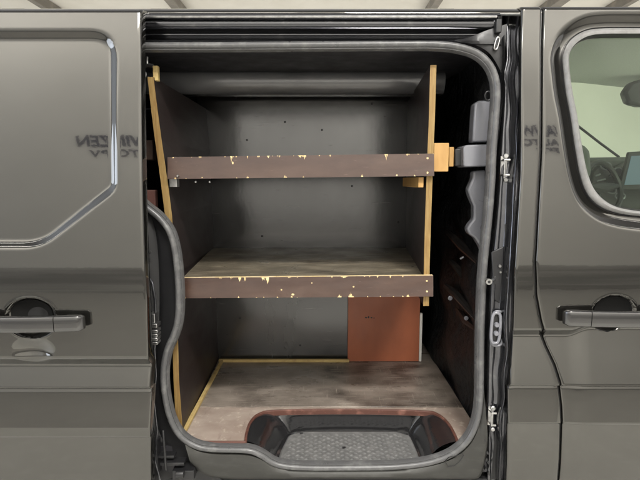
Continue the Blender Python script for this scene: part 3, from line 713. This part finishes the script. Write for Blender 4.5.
# shelves and their lips
def shelf(yl0,yl1,xl_,xr__,yr0,yr1,name_label,under):
    # lip: front board with chips; corners in pixels at Y=YF-0.018
    Yl=YF-0.019
    tl=P(xl_,yl0,Yl); bl=P(xl_,yl1,Yl); trp=P(xr__,yr0,Yl); br=P(xr__,yr1,Yl)
    bk=Vector((0,0.017,0)); mb=MB()
    mb.hexa([bl,br,br+bk,bl+bk,tl,trp,trp+bk,tl+bk],0,[0,1,0,1,0,1])
    return tl,bl,trp,br,Yl,mb
def chips(mb,tl,bl,trp,br,spec):
    for u,where,w,h in spec:
        # u along the lip 0..1; where 't','b', or a fraction of the height
        T=tl+(trp-tl)*u; B=bl+(br-bl)*u
        if where=='t': a=T; d=(B-T).normalized()
        elif where=='b': a=B; d=(T-B).normalized()
        else: a=T+(B-T)*where; d=(B-T).normalized(); 
        s=Vector((1,0,0)); pts=[]
        n=8 if where in('t','b') else 8
        if where in ('t','b'):
            prof=[(-0.5,0.0),(-0.44,0.3),(-0.36,0.22),(-0.27,0.55),(-0.19,0.45),(-0.12,1.0),(-0.03,0.7),(0.05,0.95),(0.13,0.4),(0.2,0.5),(0.29,0.3),(0.38,0.45),(0.45,0.15),(0.5,0.0)]
            for pu,pv in prof: pts.append(a+s*w*0.85*(pu+random.uniform(-.1,.1))+d*h*0.85*max(0,pv+random.uniform(-.35,.2)*(pv>0)))
        else:
            for k in range(8):
                an=2*math.pi*k/8; pts.append(a+s*w*0.5*math.cos(an)*random.uniform(.7,1.1)+d*h*0.5*math.sin(an)*random.uniform(.7,1.1))
        mb.poly([p+Vector((0,-0.0008,0)) for p in pts],2)
    for k in range(16):                     # tiny nicks along both edges
        u=random.random(); top=random.random()<0.65; T=tl+(trp-tl)*u; B=bl+(br-bl)*u; a=T if top else B; d=((B-T) if top else (T-B)).normalized()
        w=random.uniform(.002,.006); h=random.uniform(.0015,.005)
        mb.poly([a+Vector((-w/2,-.0008,0)),a+Vector((-w*.2,-.0008,0))+d*h,a+Vector((w*.15,-.0008,0))+d*h*.6,a+Vector((w/2,-.0008,0))],2)
    mb.nomerge=True
# upper shelf
tl,bl,trp,br,Yl,mb=shelf(157.2,179,167.5,434.2,153.5,176,'',True)
chips(mb,tl,bl,trp,br,[(.12,'t',.007,.006),(.24,'t',.009,.022),(.245,.3,.006,.010),(.30,'t',.006,.010),(.38,'t',.014,.008),(.42,'t',.006,.008),(.50,'t',.022,.010),(.515,'t',.012,.014),(.57,'t',.006,.005),(.61,'t',.006,.009),(.82,'t',.012,.022),(.90,'t',.014,.009),(.94,'t',.006,.005),
   (.03,'b',.010,.008),(.07,'b',.005,.004),(.30,'b',.009,.011),(.44,'b',.007,.011),(.51,'b',.006,.006),(.73,'b',.008,.010),(.975,.2,.007,.007),(.975,.85,.007,.008),(.86,.95,.006,.006),(.13,.95,.004,.004)])
sh=mb.build('shelf_lip',[film_b,edgew,chipm],su)
mb=MB(); zt1=(tl.z+trp.z)/2-0.004
mb.hexa([Vector((tl.x+0.012,YF-0.001,zt1-0.018)),Vector((P(426,165,YF).x,YF-0.001,zt1-0.018)),Vector((P(406.5,165,YK).x,YK-0.001,zt1-0.018)),Vector((P(210.5,165,YK).x,YK-0.001,zt1-0.018)),
         Vector((tl.x+0.012,YF-0.001,zt1)),Vector((P(426,165,YF).x,YF-0.001,zt1)),Vector((P(406.5,165,YK).x,YK-0.001,zt1)),Vector((P(210.5,165,YK).x,YK-0.001,zt1))],0,[1,0,1,1,1,1])
mb.build('shelf',[shelf_t,film_d],su)
# middle shelf
tl2,bl2,tr2,br2,Yl,mb=shelf(278,298.3,180.5,433.2,275.5,296.5,'',False)
chips(mb,tl2,bl2,tr2,br2,[(.20,'t',.006,.010),(.235,'t',.012,.020),(.255,'t',.008,.022),(.33,'t',.022,.012),(.345,'t',.010,.035),(.43,'t',.008,.006),(.60,'t',.006,.006),(.65,'t',.03,.006),(.78,'t',.006,.010),(.83,'t',.007,.012),(.88,'t',.006,.006),
   (.02,'b',.005,.005),(.12,'b',.004,.004),(.23,'b',.006,.009),(.33,'b',.005,.005),(.44,'b',.010,.011),(.445,.85,.01,.008),(.40,.62,.006,.006),(.63,'b',.016,.010),(.675,'b',.024,.022),(.685,.5,.006,.006),(.90,'b',.012,.012),(.975,.25,.007,.007),(.975,.75,.007,.007),(.52,.3,.004,.004)])
mb.build('shelf_lip',[film_b,edgew,chipm],su)
mb=MB(); zt2=(tl2.z+tr2.z)/2-0.003
mb.hexa([Vector((tl2.x+0.006,YF-0.001,zt2-0.018)),Vector((P(423,280,YF).x,YF-0.001,zt2-0.018)),Vector((P(405.5,280,YK).x,YK-0.001,zt2-0.018)),Vector((P(213.5,280,YK).x,YK-0.001,zt2-0.018)),
         Vector((tl2.x+0.006,YF-0.001,zt2)),Vector((P(423,280,YF).x,YF-0.001,zt2)),Vector((P(405.5,280,YK).x,YK-0.001,zt2)),Vector((P(213.5,280,YK).x,YK-0.001,zt2))],0,[1,0,1,1,1,1])
mb.build('shelf',[shelf_t,film_d],su)
# cleats and blocks
def pblock(x0,x1,y0,y1,Y0,Y1,name,m,lab=None):
    mb=MB(); a=P(x0,y0,Y0); b_=P(x1,y1,Y0); mb.box(a.x,b_.x,Y0,Y1,b_.z,a.z); o=mb.build(name,m,su,bevel=0.0015)
    if lab: o['label']=lab
    return o
pblock(418.5,423.5,177,187.5,YF+0.002,YF+0.30,'shelf_cleat',pine)
pblock(434.2,448.3,143,171.5,YF+0.005,YF+0.055,'fixing_block',pine,'square pine block fixed to the right side board')
pblock(449.5,453.5,147,166.5,0.185,0.23,'fixing_block',pine,'small pine offcut behind the square block')
pblock(152.5,158,65.5,80.5,YF+0.01,YF+0.03,'fixing_block',strip,'dull plywood offcut at the head of the left side board')
pblock(169,177,176.5,187,YF+0.0,YF+0.03,'shelf_bracket',steel)
for x,y in ((178,176),(196,182),(210,182)):
    mb=MB(); bolt(mb,x,y,YF+0.03 if x>180 else YF-0.02,0.0035); mb.build('screw',steel,su,smooth=True)
# things beyond the left side board
ob=MB(); a=P(128,140,0.30); b_=P(153,160,0.30); ob.box(a.x-0.1,b_.x,0.30,0.34,b_.z,a.z); ob.build('side_rail',mat('brown_rail',(0.17,0.11,0.085),0.5,noise=[(12,A1,(0.1,0.065,0.05),0.4,0.7)]),van,bevel=0.003)
ob=MB(); a=P(128,190,0.28); b_=P(156,215,0.28); ob.box(a.x-0.1,b_.x,0.28,0.31,b_.z,a.z); ob.build('side_rail',mat('pink_brown_rail',(0.3,0.14,0.115),0.5,noise=[(12,A1,(0.22,0.1,0.08),0.4,0.7)]),van,bevel=0.003)

# ------------------------------------------------------------------ loose red-brown panel
pp=thing('plywood_panel',tuple(PZ(385,359.5,FZ+0.003)),'red-brown plywood panel with a white right edge standing under the middle shelf','plywood panel')
yp=PZ(385,359.8,FZ+0.004).y
a=P(348,292,yp); b_=P(420,359.3,yp)
yp2=min(yp,YK-0.02)
mb=MB(); mb.box(P(348,320,yp2).x,P(419.7,320,yp2).x,yp2,yp2+0.015,FZ+0.0045,P(385,250,yp2).z); mb.build('panel_face',redbr,pp,bevel=0.001)
mb=MB(); mb.box(P(419.9,320,yp2).x,P(422.4,320,yp2).x,yp2-0.002,yp2+0.016,FZ+0.0045,P(385,313.5,yp2).z); mb.build('edge_band',whiteb,pp,bevel=0.001)
for x,y,w,h in ((366,317.5,1.2,.8),(368.5,317.2,.9,1.1),(371.5,317.6,1.0,.7),(374,318,.6,.5)): mb=MB(); mb.poly([p+Vector((0,-0.0008,0)) for p in oval(x,y,w,h,yp2,0.2,9,1)]); mb.build('scuff_mark',blackr,pp)

# ------------------------------------------------------------------ cab seen through the window
mb=MB(); rows=[]
hx0,hx1=bx+0.03,1.45
for py,Y in ((24,0.15),(36,0.21),(48,0.34),(60,0.52),(72,0.72),(79,0.84),(82.5,0.88),(80,0.90),(60,0.95)):
    rows.append([Vector((hx0+(hx1-hx0)*i/8,Y+0.06*i/8,P(600,py,Y).z-0.012*math.sin(i*0.9)*(Y>0.7))) for i in range(9)])
mb.loft(densify(rows,3)); mb.build('headliner',headl,van,smooth=True)
mb=MB()
def cabslab(outline,Y0,Y1,name,m,bev=0.006,parent=van):
    global mb
    mb=MB(); slab(outline,Y0,Y1); return mb.build(name,m,parent,bevel=bev)
cabslab([(625,92),(632,82),(650,76),(672,76),(676,106),(640,106),(629,103)],0.75,0.80,'rear_view_mirror',dashm,0.012)
dash=cabslab([(560,205),(570,160),(590,157.5),(612,157),(700,156),(720,230),(560,240)],1.15,1.5,'dashboard',greyd,0.02)
cabslab([(592,172),(598,165),(622,168),(640,160),(700,158),(720,240),(585,240)],1.02,1.14,'dash_console',dashm,0.012,dash)
cabslab([(629,152),(660,150),(660,189),(619,190)],0.955,0.975,'display_bezel',dashm,0.004,dash)
cabslab([(631.5,156),(660,154.5),(660,184),(624.5,185)],0.950,0.9535,'display',scr,0.001,dash)
for x,y,rx_,ry_ in ((606,166,5,3.5),(618,172,4,4),(611,190,5,3),(596,194,4,3),(620,196,5,3)):
    mb=MB(); ring_tube(mb,oval(x,y,rx_,ry_,1.0,0.15,18,0.8),0.004,n=6); mb.build('dial_ring',trimm,dash,smooth=True)
for x,y,w in ((601,181,9),(604,188,7),(612,176,6),(616,184,8),(598,176,5)):
    mb=MB(); a=P(x-w/2,y,1.0); mb.tube([a,P(x+w/2,y-2,1.0)],0.0045,6); mb.build('dash_vent',trimm,dash,smooth=True)
mb=MB(); cc=P(604,186,0.9); rim_=[]
for k in range(40):
    an=2*math.pi*k/40; rim_.append(cc+Vector((0.105*math.cos(an),0.06*math.sin(an)+0.05*math.cos(an),0.115*math.sin(an)+0.0)))
ring_tube(mb,rim_,0.013)
mb.tube([cc+Vector((-0.09,-0.04,0)),cc+Vector((0,0.01,-0.01)),cc+Vector((0.09,0.04,0))],[0.011,0.03,0.011],10)
mb.build('steering_wheel',dashm,van,smooth=True)
mb=MB(); mb.tube([P(578,126,1.25),P(600,143,1.25),P(619,157,1.25)],0.007,8); mb.build('windscreen_pillar',blackr,van,smooth=True)
cabslab([(562,150),(584,142),(592,150),(594,176),(584,182),(570,190)],0.55,0.62,'seat_headrest',greyd,0.03)
mb=MB(); mb.box(bx+0.04,1.45,1.62,1.66,0.4,1.12); mb.build('far_door_panel',headl,van)
mb=MB(); mb.box(bx+0.04,1.45,0.10,1.6,0.36,0.42); mb.build('cab_floor',headl,van)  # floor and far door made pale to bounce light onto the headliner
mb=MB(); mb.loft([[Vector((bx+0.02,Yb(z)+0.05,z)),Vector((1.42,Yb(z)+0.05,z))] for z in frange(0.42,PS(620,224,0.05).z,0.1)]); mb.build('door_inner_trim',blackp,front,smooth=True)

# ------------------------------------------------------------------ lettering on the facing wall, seen mirrored in the paint
def reflect(px,py,off):
    p=PS(px,py,off); d=(p-CAM).normalized(); s=(Yb(p.z+.002)-Yb(p.z-.002))/.004
    n=Vector((0,-1,s)).normalized(); r_=d-2*d.dot(n)*n
    return p+r_*((WALL_Y-p.y)/r_.y)
def letters(text,px0,px1,py,off,hpx,shear):
    a=reflect(px0,py,off); b_=reflect(px1,py,off); t=reflect(px0,py-hpx/2,off); u=reflect(px0,py+hpx/2,off)
    cu=bpy.data.curves.new('wall_lettering','FONT'); cu.body=text; cu.size=1; cu.extrude=0.0; cu.shear=shear; cu.offset=0.03
    o=bpy.data.objects.new('tmp',cu); COL.objects.link(o); bpy.context.view_layer.update()
    dg=bpy.context.evaluated_depsgraph_get(); me=bpy.data.meshes.new_from_object(o.evaluated_get(dg)); bpy.data.objects.remove(o)
    xs_=[v.co.x for v in me.vertices]; ys_=[v.co.y for v in me.vertices]
    W=abs(b_.x-a.x); H=abs(t.z-u.z); mx_=min(xs_);Mx=max(xs_);my=min(ys_);My=max(ys_)
    mb=MB(); cx=(a.x+b_.x)/2; cz=(t.z+u.z)/2
    for f in me.polygons:                     # lettering faces +Y: text runs towards -X
        mb.poly([Vector((cx-((me.vertices[i].co.x-mx_)/(Mx-mx_)-0.5)*W, WALL_Y+0.006, cz+((me.vertices[i].co.y-my)/(My-my)-0.5)*H)) for i in f.vertices])
    return mb
sg=thing('wall_sign',tuple(reflect(108,150,OFF)),'dark blue sign lettering on the facing wall mirrored in the sliding door','wall sign')
letters('VINZEN',141,74,141,OFF,11.5,0.25).build('lettering',inkm,sg)
letters('TO BV',140,87,153.5,OFF,8,0.2).build('lettering',inkm,sg)
sg2=thing('wall_sign',tuple(reflect(538,140,0)),'dark blue sign lettering on the facing wall mirrored in the pillar beside the front door','wall sign')
letters('VANW',562,519,131,0,11,0.25).build('lettering',inkm,sg2)
letters('AUTO',560,521,142.5,0,7,0.1).build('lettering',inkm,sg2)
letters('PT',560,536,151,0,6,0.1).build('lettering',inkm,sg2)

# ------------------------------------------------------------------ light
w=bpy.data.worlds.new('World'); S.world=w; w.use_nodes=True
wt=w.node_tree; bg=wt.nodes['Background']
tc=wt.nodes.new('ShaderNodeTexCoord'); sx=wt.nodes.new('ShaderNodeSeparateXYZ'); wt.links.new(tc.outputs['Generated'],sx.inputs[0])
mr=wt.nodes.new('ShaderNodeMapRange'); mr.interpolation_type='SMOOTHSTEP'
mr.inputs[1].default_value=-0.55; mr.inputs[2].default_value=-0.95; mr.inputs[3].default_value=0.45; mr.inputs[4].default_value=1.9
wt.links.new(sx.outputs[0],mr.inputs[0]); wt.links.new(mr.outputs[0],bg.inputs[1])
m3=wt.nodes.new('ShaderNodeMapRange'); m3.interpolation_type='SMOOTHSTEP'; m3.inputs[1].default_value=0.6; m3.inputs[2].default_value=0.95; m3.inputs[3].default_value=0.0; m3.inputs[4].default_value=0.9
ad=wt.nodes.new('ShaderNodeMath'); ad.operation='ADD'; wt.links.new(sx.outputs[0],m3.inputs[0]); wt.links.new(mr.outputs[0],ad.inputs[0]); wt.links.new(m3.outputs[0],ad.inputs[1]); wt.links.new(ad.outputs[0],bg.inputs[1])
mc=wt.nodes.new('ShaderNodeMix'); mc.data_type='RGBA'; mc.inputs[6].default_value=(1.0,0.98,0.965,1); mc.inputs[7].default_value=(0.84,0.9,1.0,1)
m2=wt.nodes.new('ShaderNodeMapRange'); m2.inputs[1].default_value=-0.5; m2.inputs[2].default_value=-0.85; wt.links.new(sx.outputs[0],m2.inputs[0]); wt.links.new(m2.outputs[0],mc.inputs[0]); wt.links.new(mc.outputs[2],bg.inputs[0])
def lamp(name,loc,rot,sx,sy,power,col):
    l=bpy.data.lights.new(name,'AREA'); l.shape='RECTANGLE'; l.size=sx; l.size_y=sy; l.energy=power; l.color=col
    o=bpy.data.objects.new(name,l); COL.objects.link(o); o.location=loc; o.rotation_euler=rot; return o
for x,y,pw in ((0.9,-2.6,400),(-0.9,-3.2,70)):
    lamp('ceiling_tube_light',(x,y,4.3),(0,0,0),1.3,0.4,pw,(1.0,0.97,0.92))
for x in (-9.6,-4.8,0.0,4.8,9.6):
    lamp('added_wall_fill',(x,-3.0,6.1),(R(-55),0,0),4.2,0.4,400,(1.0,0.97,0.93))  # unseen lamps added to brighten the facing wall that the paint mirrors
lamp('daylight_from_roller_door',(-7.5,-2.2,2.0),(0,R(-90),0),2.6,3.0,170,(0.78,0.86,1.0))
lamp('added_ceiling_fill',(0.5,4.6,0.9),(R(180),0,0),8.0,1.6,85,(1.0,0.95,0.84))  # unseen upward panel, added to brighten the ceiling behind the van
lamp('added_rear_wall_fill',(3.0,4.4,2.9),(R(60),0,0),3.5,0.4,30,(1.0,0.97,0.9))  # unseen lamp, added to brighten the rear wall beyond the cab

# ------------------------------------------------------------------ camera
c=bpy.data.cameras.new('camera'); co=bpy.data.objects.new('camera',c); COL.objects.link(co)
co.location=CAM; co.rotation_euler=(R(90)-PITCH,0,0); c.sensor_fit='HORIZONTAL'; c.sensor_width=36; c.lens=36*F/640
c.clip_start=0.02; c.clip_end=200; S.camera=co
S.view_settings.view_transform='Standard'; S.view_settings.look='None'; S.view_settings.gamma=1; S.view_settings.exposure=-0.6
